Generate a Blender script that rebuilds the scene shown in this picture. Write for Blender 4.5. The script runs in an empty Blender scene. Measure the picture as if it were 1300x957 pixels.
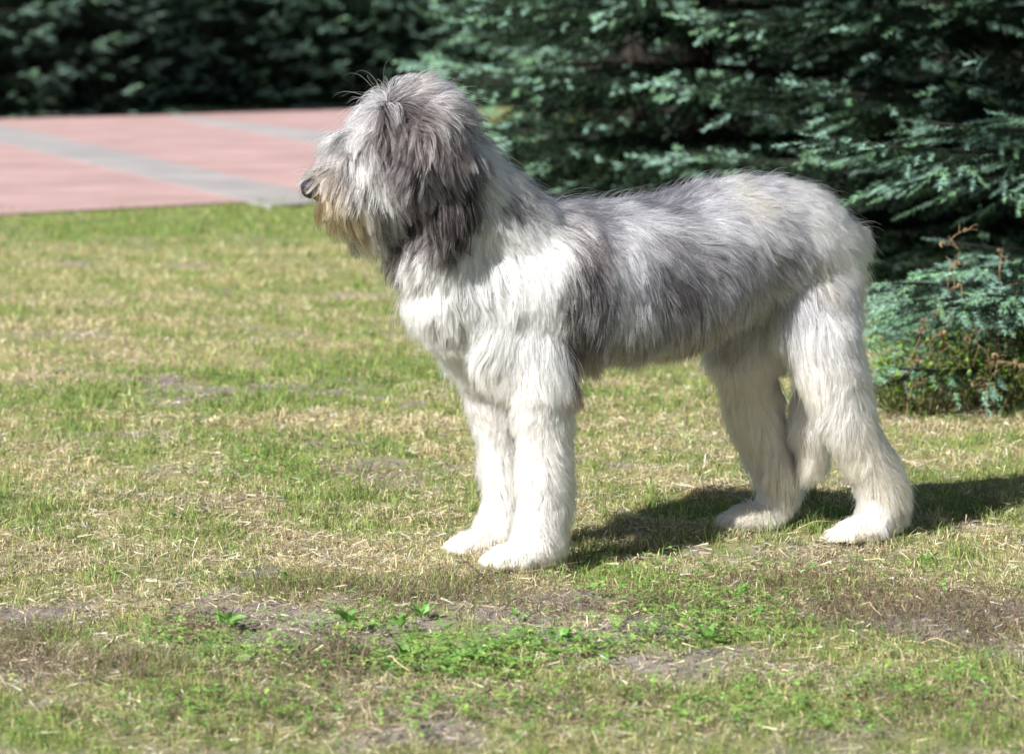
import bpy, bmesh, math, random
import numpy as np
from mathutils import Vector, Matrix, kdtree

rng = np.random.default_rng(11)
random.seed(11)
sc = bpy.context.scene
COL = sc.collection

# ------------------------------------------------------------------ camera
FPX, CX, CY = 3600.0, 650.0, 478.5
CAMH = 0.96
PITCH = math.radians(6.53)
cam_d = bpy.data.cameras.new('camera')
cam = bpy.data.objects.new('camera', cam_d)
COL.objects.link(cam)
cam_d.sensor_width = 36.0
cam_d.lens = 36.0 * FPX / 1300.0
cam.location = (0, 0, CAMH)
cam.rotation_euler = (math.pi / 2 - PITCH, 0, 0)
cam_d.clip_end = 600
cam_d.dof.use_dof = True
cam_d.dof.focus_distance = 5.4
cam_d.dof.aperture_fstop = 5.6
sc.camera = cam

# ------------------------------------------------------------------ sky, sun, exposure
SUN_EL, SHX, SHY = math.radians(36), 0.65, 0.76       # shadows fall to the right and away from the camera
sun_dir = Vector((-SHX * math.cos(SUN_EL), -SHY * math.cos(SUN_EL), math.sin(SUN_EL))).normalized()
world = bpy.data.worlds.new('World')
sc.world = world
world.use_nodes = True
nt = world.node_tree
sky = nt.nodes.new('ShaderNodeTexSky')
sky.sky_type = 'NISHITA'
sky.sun_disc = False
sky.sun_elevation = SUN_EL
sky.sun_rotation = math.atan2(sun_dir.x, sun_dir.y)
sky.air_density = 1.0
sky.dust_density = 1.2
bg = nt.nodes['Background']
bg.inputs['Strength'].default_value = 0.054
nt.links.new(sky.outputs[0], bg.inputs['Color'])
sl = bpy.data.lights.new('sun', 'SUN')
sl.energy = 5.0
sl.angle = math.radians(0.5)
sl.color = (1.0, 0.965, 0.91)
sun = bpy.data.objects.new('sun', sl)
COL.objects.link(sun)
sun.rotation_euler = sun_dir.to_track_quat('Z', 'Y').to_euler()
sun.location = (-6, -6, 9)
sc.view_settings.view_transform = 'Standard'
sc.view_settings.look = 'None'
sc.view_settings.exposure = 0.83
sc.view_settings.gamma = 1.0
sc.cycles.use_denoising = True
sc.cycles.max_bounces = 10
sc.cycles.transparent_max_bounces = 12
sc.cycles_curves.shape = 'RIBBONS'
sc.cycles_curves.subdivisions = 2

# ------------------------------------------------------------------ helpers
cP, sP = math.cos(PITCH), math.sin(PITCH)


def ray(px, py):
    a = (px - CX) / FPX
    b = -(py - CY) / FPX
    return np.array([a, cP + b * sP, -sP + b * cP])


def ground(px, py, z=0.0):
    r = ray(px, py)
    t = (z - CAMH) / r[2]
    return np.array([0, 0, CAMH]) + r * t


def at_dist(px, py, y):
    r = ray(px, py)
    return np.array([0, 0, CAMH]) + r * (y / r[1])


def project(P):
    """world points (n,3) -> photo pixels (n,2)"""
    d = P - np.array([0, 0, CAMH])
    zc = d[:, 1] * cP - d[:, 2] * sP
    yc = d[:, 1] * sP + d[:, 2] * cP
    return np.stack([CX + FPX * d[:, 0] / zc, CY - FPX * yc / zc], 1)


class SmoothNoise:
    def __init__(self, freq, n=14, dims=3, seed=0):
        r = np.random.default_rng(seed)
        self.k = r.normal(size=(n, dims)) * freq
        self.ph = r.uniform(0, 6.283, n)
        self.n = n

    def __call__(self, P):
        return np.cos(P @ self.k.T + self.ph).sum(1) / math.sqrt(self.n / 2.0)


def shepard(q, pts, vals, power=4.0, eps=4.0, chunk=20000):
    out = np.empty((len(q), vals.shape[1]))
    for i in range(0, len(q), chunk):
        d2 = ((q[i:i + chunk, None, :] - pts[None]) ** 2).sum(2) + eps * eps
        w = d2 ** (-power / 2)
        w /= w.sum(1, keepdims=True)
        out[i:i + chunk] = w @ vals
    return out


def mesh_np(name, V, F, cols=None, smooth=False, attr='col'):
    """V (n,3); F (m,k) of one face size, or a list of such arrays"""
    me = bpy.data.meshes.new(name)
    if not isinstance(F, list):
        F = [F]
    loops = np.concatenate([f.ravel() for f in F]).astype(np.int32)
    sizes = np.concatenate([np.full(len(f), f.shape[1], np.int32) for f in F])
    starts = np.concatenate([[0], np.cumsum(sizes)[:-1]]).astype(np.int32)
    me.vertices.add(len(V))
    me.vertices.foreach_set('co', np.ascontiguousarray(V, np.float32).ravel())
    me.loops.add(len(loops))
    me.loops.foreach_set('vertex_index', loops)
    me.polygons.add(len(sizes))
    me.polygons.foreach_set('loop_start', starts)
    me.polygons.foreach_set('use_smooth', np.full(len(sizes), smooth, bool))
    if cols is not None:
        a = me.attributes.new(attr, 'FLOAT_COLOR', 'POINT')
        c = np.ones((len(V), 4), np.float32)
        c[:, :3] = cols
        a.data.foreach_set('color', c.ravel())
    me.update(calc_edges=True)
    return me


def link(name, data, mat=None, parent=None, **props):
    o = bpy.data.objects.new(name, data)
    COL.objects.link(o)
    if mat is not None and data is not None:
        data.materials.clear()
        data.materials.append(mat)
    if parent is not None:
        o.parent = parent
    for k, v in props.items():
        o[k] = v
    return o


def thing(name, loc, rotz, label, category, group=None):
    o = bpy.data.objects.new(name, None)
    COL.objects.link(o)
    o.location = loc
    o.rotation_euler = (0, 0, rotz)
    o['label'] = label
    o['category'] = category
    if group:
        o['group'] = group
    return o


def copy_thing(root, loc, rotz, scale, label):
    r = root.copy()
    COL.objects.link(r)
    r.location = loc
    r.rotation_euler = (0, 0, rotz)
    r.scale = (scale, scale, scale)
    r['label'] = label
    for ch in root.children:
        c = ch.copy()
        COL.objects.link(c)
        c.parent = r
    return r


def new_mat(name):
    m = bpy.data.materials.new(name)
    m.use_nodes = True
    return m, m.node_tree.nodes, m.node_tree.links, m.node_tree.nodes['Principled BSDF']


def attr_leaf_mat(name, rough=0.6, trans=0.25, spec=0.25, var=0.35, scale=60.0):
    m, N, L, b = new_mat(name)
    a = N.new('ShaderNodeAttribute'); a.attribute_name = 'col'
    no = N.new('ShaderNodeTexNoise'); no.inputs['Scale'].default_value = scale
    tc = N.new('ShaderNodeTexCoord')
    L.new(tc.outputs['Object'], no.inputs['Vector'])
    mr = N.new('ShaderNodeMapRange')
    mr.inputs['To Min'].default_value = 1 - var
    mr.inputs['To Max'].default_value = 1 + var
    L.new(no.outputs['Fac'], mr.inputs['Value'])
    mx = N.new('ShaderNodeVectorMath'); mx.operation = 'SCALE'
    L.new(a.outputs['Color'], mx.inputs[0]); L.new(mr.outputs[0], mx.inputs['Scale'])
    L.new(mx.outputs[0], b.inputs['Base Color'])
    b.inputs['Roughness'].default_value = rough
    b.inputs['Specular IOR Level'].default_value = spec
    tr = N.new('ShaderNodeBsdfTranslucent')
    L.new(mx.outputs[0], tr.inputs['Color'])
    ms = N.new('ShaderNodeMixShader'); ms.inputs[0].default_value = trans
    L.new(b.outputs[0], ms.inputs[1]); L.new(tr.outputs[0], ms.inputs[2])
    L.new(ms.outputs[0], N['Material Output'].inputs['Surface'])
    return m


def bark_mat(name, c0, c1, scale=25):
    m, N, L, b = new_mat(name)
    tc = N.new('ShaderNodeTexCoord')
    mp = N.new('ShaderNodeMapping'); mp.inputs['Scale'].default_value = (1, 1, .25)
    no = N.new('ShaderNodeTexNoise'); no.inputs['Scale'].default_value = scale; no.inputs['Detail'].default_value = 6
    cr = N.new('ShaderNodeValToRGB')
    cr.color_ramp.elements[0].position = .35; cr.color_ramp.elements[1].position = .7
    cr.color_ramp.elements[0].color = (*c0, 1); cr.color_ramp.elements[1].color = (*c1, 1)
    L.new(tc.outputs['Object'], mp.inputs[0]); L.new(mp.outputs[0], no.inputs['Vector'])
    L.new(no.outputs['Fac'], cr.inputs[0]); L.new(cr.outputs[0], b.inputs['Base Color'])
    b.inputs['Roughness'].default_value = .9
    bp = N.new('ShaderNodeBump'); bp.inputs['Strength'].default_value = .6; bp.inputs['Distance'].default_value = .01
    L.new(no.outputs['Fac'], bp.inputs['Height']); L.new(bp.outputs[0], b.inputs['Normal'])
    return m


class Tubes:
    """collects tapered tubes along polylines into one mesh"""
    def __init__(self):
        self.V, self.F, self.n = [], [], 0

    def add(self, pts, radii, sides=5):
        pts = np.asarray(pts, float)
        n = len(pts)
        tan = np.gradient(pts, axis=0)
        tan /= np.linalg.norm(tan, axis=1, keepdims=True) + 1e-9
        ref = np.array([0, 0, 1.0]) if abs(tan[0, 2]) < .9 else np.array([1.0, 0, 0])
        a = np.cross(tan, ref); a /= np.linalg.norm(a, axis=1, keepdims=True) + 1e-9
        b = np.cross(tan, a)
        th = np.arange(sides) * 2 * math.pi / sides
        r = np.asarray(radii, float)[:, None, None]
        ring = pts[:, None, :] + r * (np.cos(th)[None, :, None] * a[:, None, :] + np.sin(th)[None, :, None] * b[:, None, :])
        self.V.append(ring.reshape(-1, 3))
        i = np.arange(n - 1)[:, None] * sides
        j = np.arange(sides)[None]
        k = (np.arange(sides)[None] + 1) % sides
        q = np.stack([i + j, i + k, i + sides + k, i + sides + j], -1).reshape(-1, 4) + self.n
        self.F.append(q)
        self.n += n * sides

    def mesh(self, name, cols=None):
        return mesh_np(name, np.concatenate(self.V), np.concatenate(self.F), smooth=True)


UPZ = np.array([0, 0, 1.0])


def frames(d, upv=np.array([0, 0, 1.0])):
    d = d / (np.linalg.norm(d, axis=1, keepdims=True) + 1e-9)
    s = np.cross(upv, d); s /= np.linalg.norm(s, axis=1, keepdims=True) + 1e-9
    u = np.cross(d, s)
    return np.stack([d, s, u], 2)           # columns


def leaf_cloud(pos, dirs, size, cols, simple=False):
    """small folded oval leaves"""
    Fr = frames(dirs)
    o = np.array([[0, 0, 0], [.35, -.32, .07], [.35, .32, .07], [.75, -.26, .02], [.75, .26, .02], [1.05, 0, -.08], [.5, 0, -.02]])
    if simple:
        o = np.array([[0, 0, 0], [.5, -.36, .08], [1.05, 0, -.08], [.5, .36, .08]])
    P = np.einsum('nij,kj->nki', Fr, o) * size[:, None, None] + pos[:, None]
    f = np.array([[0, 1, 6], [0, 6, 2], [1, 3, 6], [6, 4, 2], [3, 5, 6], [6, 5, 4]])
    if simple:
        f = np.array([[0, 1, 2], [0, 2, 3]])
    k = len(o)
    F = (np.arange(len(pos))[:, None, None] * k + f[None]).reshape(-1, 3)
    return P.reshape(-1, 3), F, np.repeat(cols, k, 0)


# ------------------------------------------------------------------ ground
GP = np.array([  # photo px of a patch: x, y, grass density, green share, brown share
 (30,290,1,.95,0),(200,278,1,.9,0),(380,290,1,.9,0),(100,340,1,.42,0),(300,325,1,.38,.1),(420,330,1,.6,.1),(60,420,1,.35,0),
 (30,480,.9,.15,0),(120,460,.9,.25,0),(250,400,1,.5,0),(430,420,1,.55,0),(170,475,1,.95,0),(130,515,1,.85,0),(225,492,.25,.4,.3),(205,485,.2,.3,.3),(262,512,.25,.5,.2),(135,492,1,.8,0),(305,485,1,.85,0),(330,515,1,.8,0),(235,535,1,.6,0),(435,602,1,.6,0),(555,602,1,.4,0),(490,622,1,.5,0),
 (300,500,1,.9,0),(460,480,1,.8,0),(500,440,1,.6,0),(50,545,1,.6,0),(400,530,1,.25,0),(550,500,1,.45,0),(200,590,1,.22,.1),
 (345,590,1,.85,0),(420,575,1,.85,0),(490,592,.3,.4,.3),(560,575,1,.3,0),(100,610,1,.55,0),(270,630,1,.28,.1),(30,640,.8,.4,.1),
 (450,640,1,.6,0),(540,650,1,.5,0),(60,725,1,.12,.1),(200,690,1,.4,0),(150,740,1,.5,.1),(330,740,1,.5,.1),(470,720,1,.12,0),(545,715,1,.3,0),
 (90,785,.3,.4,.3),(165,790,.9,.5,.3),(400,780,.9,.6,.2),(200,760,.9,.45,.2),(470,768,.7,.35,.4),(545,760,.7,.4,.4),(610,765,.6,.4,.4),(30,800,.3,.3,.4),(250,762,.25,.5,.3),(330,770,.2,.4,.3),(220,815,.25,.4,.3),(180,840,.7,.5,.4),(310,825,.8,.8,.1),(420,835,.6,.25,.7),
 (20,840,.4,.4,.4),(450,790,.6,.8,.2),(510,765,.4,.3,.6),(580,775,.35,.4,.5),(640,785,.2,.4,.3),(680,760,.25,.3,.4),(730,790,.2,.5,.3),(790,785,.2,.3,.3),
 (600,835,.9,.75,.1),(700,825,.8,.75,.1),(800,832,.3,.4,.4),(850,750,.9,.5,.1),(780,722,1,.5,.1),(740,700,.9,.6,.2),(900,722,1,.4,.2),(960,740,.9,.4,.3),
 (1050,722,.9,.3,.4),(1090,765,.5,.15,.7),(1000,785,.5,.4,.4),(900,800,.9,.8,0),(880,835,.7,.7,.1),(1180,775,.4,.2,.7),(1270,795,.45,.2,.7),(1190,715,1,.45,.1),(1280,705,1,.55,0),
 (1250,845,.8,.6,.2),(1000,850,.8,.55,.2),(1110,845,.9,.6,.1),(800,620,1,.3,.1),(850,560,1,.3,0),(760,560,1,.4,0),(800,500,1,.6,0),(870,470,1,.6,0),(1240,560,1,.5,.1),
 (1200,620,1,.7,0),(1280,620,1,.6,.1),(1150,540,1,.4,.2),(1290,510,.5,.3,.5),(1040,640,1,.7,0),(900,650,1,.8,0),(200,920,.8,.55,.2),(500,910,.6,.5,.3),(800,920,.8,.6,.2),(1100,910,.8,.5,.3)], float)
GG = np.array([ground(p[0], p[1])[:2] for p in GP])
# beyond the picture's edges the lawn goes on
GGL = np.concatenate([GG, [(-5, 8), (-7, 12), (3, 6), (4, 8), (5, 4), (-4, 5), (-2, 3), (2, 3), (-8, 17), (1, 11), (3, 12)]])
GVL = np.concatenate([GP[:, 2:], [(1, .5, 0)] * 11])
gn1, gn2, gn3 = SmoothNoise(14, dims=2, seed=1), SmoothNoise(5, dims=2, seed=2), SmoothNoise(60, dims=2, seed=3)


def patch(XY):
    P = XY.copy()
    P = P + np.stack([gn1(XY), gn1(XY + 31.7)], 1) * (.03 + .012 * np.maximum(XY[:, 1:2] - 4, 0))
    # compare in a space where depth counts less (patches are wider than deep in the picture)
    s = np.stack([P[:, 0] / P[:, 1].clip(2) * 5, np.log(P[:, 1].clip(2)) * 9], 1)
    g = np.stack([GGL[:, 0] / GGL[:, 1] * 5, np.log(GGL[:, 1]) * 9], 1)
    v = shepard(s, g, GVL, power=4, eps=.05)
    v[:, 0] = np.clip(v[:, 0] ** .8 + .22 * gn1(XY) + .14 * gn3(XY), .04, 1)
    v[:, 1] = np.clip(v[:, 1] + .16 * gn1(XY * 1.7 + 9) + .08 * gn2(XY + 5), 0, 1)
    v[:, 2] = np.clip(v[:, 2] + .1 * gn1(XY + 77), 0, 1)
    return v


hn = [SmoothNoise(9, dims=2, seed=21), SmoothNoise(30, dims=2, seed=22), SmoothNoise(85, dims=2, seed=23)]


def hgt(XY):
    fade = np.clip((15.5 - XY[:, 1]) / 3, 0, 1) * np.clip((XY[:, 1] - 1) / 1.5, 0, 1)
    return fade * (-.006 + .0035 * hn[0](XY) + .0028 * hn[1](XY) + .0016 * hn[2](XY))


def make_ground():
    xs = np.concatenate([[-300, -80, -30, -14, -8, -5], np.arange(-3.2, 3.21, .035), [5, 8, 14, 30, 80, 300]])
    ys = np.concatenate([[-200, -40, -10, -2, 1], np.arange(3.0, 8.5, .035), np.arange(8.5, 17, .12), [18, 22, 30, 45, 60, 90, 160, 400]])
    X, Y = np.meshgrid(xs, ys)
    XY = np.stack([X.ravel(), Y.ravel()], 1)
    Z = hgt(XY)
    V = np.column_stack([XY, Z])
    nx, ny = len(xs), len(ys)
    i = (np.arange(ny - 1)[:, None] * nx + np.arange(nx - 1)[None]).ravel()
    F = np.stack([i, i + 1, i + nx + 1, i + nx], 1)
    pv = patch(XY)
    # soil where the grass is thin, thatch of dead litter and moss elsewhere
    soil = np.array([.27, .23, .215]); thatch = np.array([.36, .31, .16]); moss = np.array([.17, .22, .06])
    t = np.clip((pv[:, 0] - .25) / .5, 0, 1)[:, None]
    g = pv[:, 1:2]
    C = soil * (1 - t) + t * (thatch * (1 - g) + moss * g)
    m, N, L, b = new_mat('lawn_soil')
    a = N.new('ShaderNodeAttribute'); a.attribute_name = 'col'
    tc = N.new('ShaderNodeTexCoord')
    no = N.new('ShaderNodeTexNoise'); no.inputs['Scale'].default_value = 70; no.inputs['Detail'].default_value = 9; no.inputs['Roughness'].default_value = .7
    L.new(tc.outputs['Object'], no.inputs['Vector'])
    mr = N.new('ShaderNodeMapRange'); mr.inputs['From Min'].default_value = .25; mr.inputs['From Max'].default_value = .75
    mr.inputs['To Min'].default_value = .55; mr.inputs['To Max'].default_value = 1.4
    L.new(no.outputs['Fac'], mr.inputs['Value'])
    mx = N.new('ShaderNodeVectorMath'); mx.operation = 'SCALE'
    L.new(a.outputs['Color'], mx.inputs[0]); L.new(mr.outputs[0], mx.inputs['Scale'])
    L.new(mx.outputs[0], b.inputs['Base Color'])
    b.inputs['Roughness'].default_value = .95; b.inputs['Specular IOR Level'].default_value = .15
    bp = N.new('ShaderNodeBump'); bp.inputs['Strength'].default_value = .9; bp.inputs['Distance'].default_value = .006
    L.new(no.outputs['Fac'], bp.inputs['Height']); L.new(bp.outputs[0], b.inputs['Normal'])
    link('ground', mesh_np('ground', V, F, C, smooth=True), m, kind='structure')


make_ground()

# pavement: pink pavers with grey bands, from the lawn's edge to the far trees
NE0, NE1 = ground(0, 275)[:2], ground(390, 255)[:2]
FE0, FE1 = ground(0, 151)[:2], ground(430, 139)[:2]


def slab(name, quad, z0, z1, mat):
    V = [(x, y, z) for z in (z0, z1) for x, y in quad]
    F = np.array([(0, 3, 2, 1), (4, 5, 6, 7), (0, 1, 5, 4), (1, 2, 6, 5), (2, 3, 7, 6), (3, 0, 4, 7)])
    link(name, mesh_np(name, np.array(V, float), F), mat, kind='structure')


def paver_mat(name, c0, c1, mortar):
    m, N, L, b = new_mat(name)
    tc = N.new('ShaderNodeTexCoord')
    mp = N.new('ShaderNodeMapping'); mp.inputs['Rotation'].default_value = (0, 0, .27)
    br = N.new('ShaderNodeTexBrick')
    br.inputs['Scale'].default_value = 1.0; br.inputs['Brick Width'].default_value = .2; br.inputs['Row Height'].default_value = .1
    br.inputs['Mortar Size'].default_value = .004
    br.inputs['Color1'].default_value = (*c0, 1); br.inputs['Color2'].default_value = (*c1, 1); br.inputs['Mortar'].default_value = (*mortar, 1)
    L.new(tc.outputs['Object'], mp.inputs[0]); L.new(mp.outputs[0], br.inputs['Vector'])
    no = N.new('ShaderNodeTexNoise'); no.inputs['Scale'].default_value = .9; no.inputs['Detail'].default_value = 8; no.inputs['Roughness'].default_value = .65
    L.new(tc.outputs['Object'], no.inputs['Vector'])
    mr = N.new('ShaderNodeMapRange'); mr.inputs['From Min'].default_value = .25; mr.inputs['From Max'].default_value = .75; mr.inputs['To Min'].default_value = .72; mr.inputs['To Max'].default_value = 1.3
    L.new(no.outputs['Fac'], mr.inputs['Value'])
    mx = N.new('ShaderNodeVectorMath'); mx.operation = 'SCALE'
    L.new(br.outputs['Color'], mx.inputs[0]); L.new(mr.outputs[0], mx.inputs['Scale'])
    L.new(mx.outputs[0], b.inputs['Base Color'])
    b.inputs['Roughness'].default_value = .85
    return m


pink = paver_mat('pink_pavers', (.455, .292, .277), (.415, .272, .26), (.33, .25, .23))
greyp = paver_mat('grey_pavers', (.36, .335, .33), (.33, .31, .31), (.24, .22, .21))


def lerp(a, b, t):
    return a + (b - a) * t


slab('pavement', [lerp(NE0, NE1, -6), lerp(NE0, NE1, 1.16), lerp(FE0, FE1, 1.2), lerp(FE0, FE1, -4)], -.1, .015, pink)


def band(a0, a1, b0, b1, t0, t1):
    a0, a1, b0, b1 = [ground(*p)[:2] for p in (a0, a1, b0, b1)]
    slab('paving_band', [lerp(a0, a1, t0), lerp(b0, b1, t0), lerp(b0, b1, t1), lerp(a0, a1, t1)], -.05, .019, greyp)


band((0, 160), (330, 234), (0, 183), (270, 248), -.25, 1.16)
band((215, 147), (418, 170), (240, 156), (418, 187), -.02, 1.08)

# ------------------------------------------------------------------ grass


def blades(XY, L, W, C, lean, name, mat, segs=2, z=None, **props):
    n = len(XY)
    base = np.column_stack([XY, hgt(XY) - .003 if z is None else z])
    az = rng.uniform(0, 6.283, n)
    d = np.stack([np.cos(az), np.sin(az), np.zeros(n)], 1)
    side_az = rng.uniform(0, 6.283, n)
    s = np.stack([np.cos(side_az), np.sin(side_az), np.zeros(n)], 1) * W[:, None] * .5
    up = np.array([0, 0, 1.0])
    bend = lean[:, None]
    p1 = base + (up * (1 - .35 * bend) + d * bend * .35) * (L * .5)[:, None]
    p2 = base + (up * (1 - .75 * bend) + d * bend * .95) * L[:, None]
    p2[:, 2] = np.maximum(p2[:, 2], base[:, 2] + .006)
    V = np.stack([base - s, base + s, p1 + s * .8, p1 - s * .8, p2], 1).reshape(-1, 3)
    i = np.arange(n)[:, None] * 5
    Q = i + np.array([[0, 1, 2, 3]])
    T = i + np.array([[3, 2, 4]])
    Cv = np.repeat(C, 5, 0)
    me = mesh_np(name, V, [Q, T], Cv)
    return link(name, me, mat, kind='stuff', **props)


grass_mat = attr_leaf_mat('grass_blades', rough=.55, trans=.3, var=.25, scale=40)


def make_grass():
    P = []
    # rings of falling density: (y0, y1, blades per square metre)
    for y0, y1, dens in ((3.3, 4.6, 38000), (4.6, 6.2, 30000), (6.2, 8.5, 15000), (8.5, 12, 5200), (12, 19, 2300)):
        n = int((y1 - y0) * ((y0 + y1) * .165 + .7) * dens)
        y = rng.uniform(y0, y1, n)
        x = rng.uniform(-1, 1, n) * (y * .165 + .35)
        P.append(np.stack([x, y], 1))
    for fx, fy in ((655, 716), (615, 700), (690, 712), (1110, 684), (960, 668)):
        P.append(ground(fx, fy)[:2] + [-.015, -.05] + rng.normal(size=(420, 2)) * [.065, .028])
    XY = np.concatenate(P)
    # on the lawn side of the pavement only
    e = NE1 - NE0
    nrm = np.array([-e[1], e[0]]) / np.linalg.norm(e)
    dist = (XY - NE0) @ nrm
    XY = XY[dist < .03 + .17 * gn1(XY * .6) + .12 * gn3(XY)]
    pv = patch(XY)
    keep = rng.uniform(size=len(XY)) < np.clip(pv[:, 0] * 1.05 - .02, .10, 1)
    XY, pv = XY[keep], pv[keep]
    # tufts: gather blades to nearby tuft centres
    cell = .03 + .004 * XY[:, 1:2]
    cen = np.floor(XY / cell)
    h = np.sin(cen @ np.array([127.1, 311.7])) * 43758.5
    h2 = np.sin(cen @ np.array([269.5, 183.3])) * 43758.5
    h, h2 = h - np.floor(h), h2 - np.floor(h2)
    XY = lerp(XY, (cen + np.stack([h, h2], 1)) * cell, .45 * rng.uniform(size=(len(XY), 1))) + rng.normal(size=XY.shape) * .005
    n = len(XY)
    g = ((pv[:, 1] - .5) * 1.35 + .53 + .45 * (h2 - .5)).clip(0, 1); br = pv[:, 2]
    far = np.clip(XY[:, 1] / 5, .8, 3.2)
    u = rng.uniform(size=n)
    isg = u < g * .9 + .06
    isb = (~isg) & (rng.uniform(size=n) < br + .12)
    tuft = (.7 + .75 * h ** 2)
    L = rng.gamma(6, .0052, n) * (.5 + .5 * pv[:, 0]) * (.85 + .15 * far) * tuft
    L = np.where(isb, L * .8, L)
    for fx, fy in ((655, 712), (622, 693), (1120, 680), (970, 664)):
        c_ = ground(fx, fy)[:2] + [-.01, -.045]
        L = L * (1 + .55 * np.exp(-((XY - c_) ** 2).sum(1) / .008))
    W = rng.uniform(.0009, .0022, n) * far ** .9
    lum = rng.lognormal(0, .28, n)[:, None]
    G = np.where(rng.uniform(size=(n, 1)) < .4, np.array([[.145, .262, .065]]), np.array([[.285, .335, .105]])) * lum
    S = np.where(rng.uniform(size=(n, 1)) < .55, np.array([[.72, .585, .39]]), np.array([[.60, .51, .28]])) * lum
    B = np.array([[.20, .15, .115]]) * lum
    C = np.where(isg[:, None], G, np.where(isb[:, None], B, S)).clip(0, .8)
    lean = np.where(isg, rng.uniform(.25, 1.0, n), rng.uniform(.6, 1.2, n))
    blades(XY, L, W, C, lean, 'grass', grass_mat)


make_grass()


def make_thatch():
    """dead stalks and clippings lying in the sward and on the bare soil, one sliver each"""
    r = np.random.default_rng(77)
    P = []
    for y0, y1, dens in ((3.3, 4.6, 60000), (4.6, 6.2, 42000), (6.2, 8.5, 16000), (8.5, 11, 5000)):
        n = int((y1 - y0) * ((y0 + y1) * .155 + .4) * dens)
        y = r.uniform(y0, y1, n)
        P.append(np.stack([r.uniform(-1, 1, n) * (y * .155 + .2), y], 1))
    XY = np.concatenate(P)
    pv = patch(XY)
    n = len(XY)
    bare = pv[:, 0] < .45
    ok = r.uniform(size=n) < np.where(bare, .22, (.5 - .7 * pv[:, 1]).clip(.03, 1))
    XY, pv, bare = XY[ok], pv[ok], bare[ok]
    n = len(XY)
    z = hgt(XY) + r.uniform(.001, .016, n) * np.where(bare, .5, 1)
    az = r.uniform(0, 6.283, n)
    L = r.gamma(4, .006, n).clip(0, .034)
    d = np.stack([np.cos(az), np.sin(az), r.normal(size=n) * .28], 1) * L[:, None]
    w = np.stack([-np.sin(az), np.cos(az), r.normal(size=n) * .6], 1) * (r.uniform(.0006, .0013, n) * np.clip(XY[:, 1] / 5, .8, 2))[:, None]
    b = np.column_stack([XY, z])
    V = np.stack([b - w - d * .5, b + w - d * .5, b + d * .5], 1).reshape(-1, 3)
    c = np.where(r.uniform(size=(n, 1)) < pv[:, 2:3] * .8 + .15, [[.27, .215, .165]], [[.62, .53, .36]])
    c = np.where(r.uniform(size=(n, 1)) < .2, [[.40, .38, .34]], c) * r.lognormal(0, .3, n)[:, None]
    link('dry_litter', mesh_np('dry_litter', V, np.arange(n * 3).reshape(-1, 3), np.repeat(c.clip(0, .8), 3, 0)), grass_mat, kind='stuff')


make_thatch()


def make_tangle():
    """wiry brown dead plants on the worn strip in the foreground"""
    r = np.random.default_rng(78)
    P = []
    for (px, py, sx, sy, n) in ((425, 838, 45, 16, 2600), (1110, 770, 90, 20, 4200), (1240, 790, 70, 22, 3200), (520, 755, 60, 12, 1800), (590, 745, 70, 10, 1700), (30, 820, 50, 22, 1900), (140, 850, 60, 16, 1800),
                            (820, 765, 50, 12, 1200), (1040, 740, 90, 14, 2400), (380, 745, 60, 10, 1600), (240, 795, 50, 14, 700), (700, 770, 70, 12, 900), (1250, 640, 60, 16, 1200), (960, 740, 60, 12, 1200),
                            (480, 600, 50, 10, 600), (215, 490, 60, 10, 500), (750, 690, 40, 10, 900), (320, 900, 120, 20, 1800), (760, 900, 120, 20, 1800), (1200, 900, 90, 20, 1500)):
        q = np.stack([px + sx * r.normal(size=n) * .8, (py + sy * r.normal(size=n) * .8).clip(0, 957)], 1)
        P.append(np.array([ground(a, b)[:2] for a, b in q]))
    XY = np.concatenate(P); n = len(XY)
    cell = .028
    cen = np.floor(XY / cell)
    XY = lerp(XY, (cen + .5) * cell, .35)
    b = np.column_stack([XY, hgt(XY) + r.uniform(0, .022, n)])
    az = r.uniform(0, 6.283, n)
    L = r.gamma(4, .0055, n)
    d = np.stack([np.cos(az), np.sin(az), r.normal(size=n) * .7 + .3], 1); d /= np.linalg.norm(d, axis=1, keepdims=True)
    w = np.stack([-np.sin(az), np.cos(az), np.zeros(n)], 1) * r.uniform(.0004, .0009, n)[:, None]
    b[:, 2] += np.maximum(0, -d[:, 2] * L * .5)
    V = np.stack([b - w - d * L[:, None] * .5, b + w - d * L[:, None] * .5, b + d * L[:, None] * .5], 1).reshape(-1, 3)
    c = np.where(r.uniform(size=(n, 1)) < .6, [[.16, .115, .085]], [[.30, .23, .165]])
    c = np.where(r.uniform(size=(n, 1)) < .2, [[.17, .20, .07]], c) * r.lognormal(0, .25, n)[:, None]
    link('dead_ground_cover', mesh_np('dead_ground_cover', V, np.arange(n * 3).reshape(-1, 3), np.repeat(c, 3, 0)), grass_mat, kind='stuff')


make_tangle()


def make_verge():
    # rough grass along the far side of the pavement
    e = FE1 - FE0
    L_ = np.linalg.norm(e); e = e / L_
    nrm = np.array([-e[1], e[0]])
    n = 26000
    t = rng.uniform(-9, 12, n)
    XY = FE0 + e * t[:, None] + nrm * (rng.uniform(.0, 1, n)[:, None] ** 1.5 * 4.0 + .02)
    L = rng.gamma(5, .016, n); W = rng.uniform(.008, .016, n)
    g = rng.uniform(size=(n, 1)) < .65
    C = np.where(g, [[.13, .22, .04]], [[.36, .33, .12]]) * rng.lognormal(0, .3, n)[:, None]
    blades(XY, L, W, C.clip(0, .7), rng.uniform(.2, .9, n), 'verge_grass', grass_mat, z=np.zeros(n))


make_verge()

# ------------------------------------------------------------------ spruces
needle_mat = attr_leaf_mat('spruce_needles', rough=.6, trans=.08, spec=.2, var=.3, scale=18)
spruce_bark = bark_mat('spruce_bark', (.02, .016, .014), (.045, .036, .03))


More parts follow.
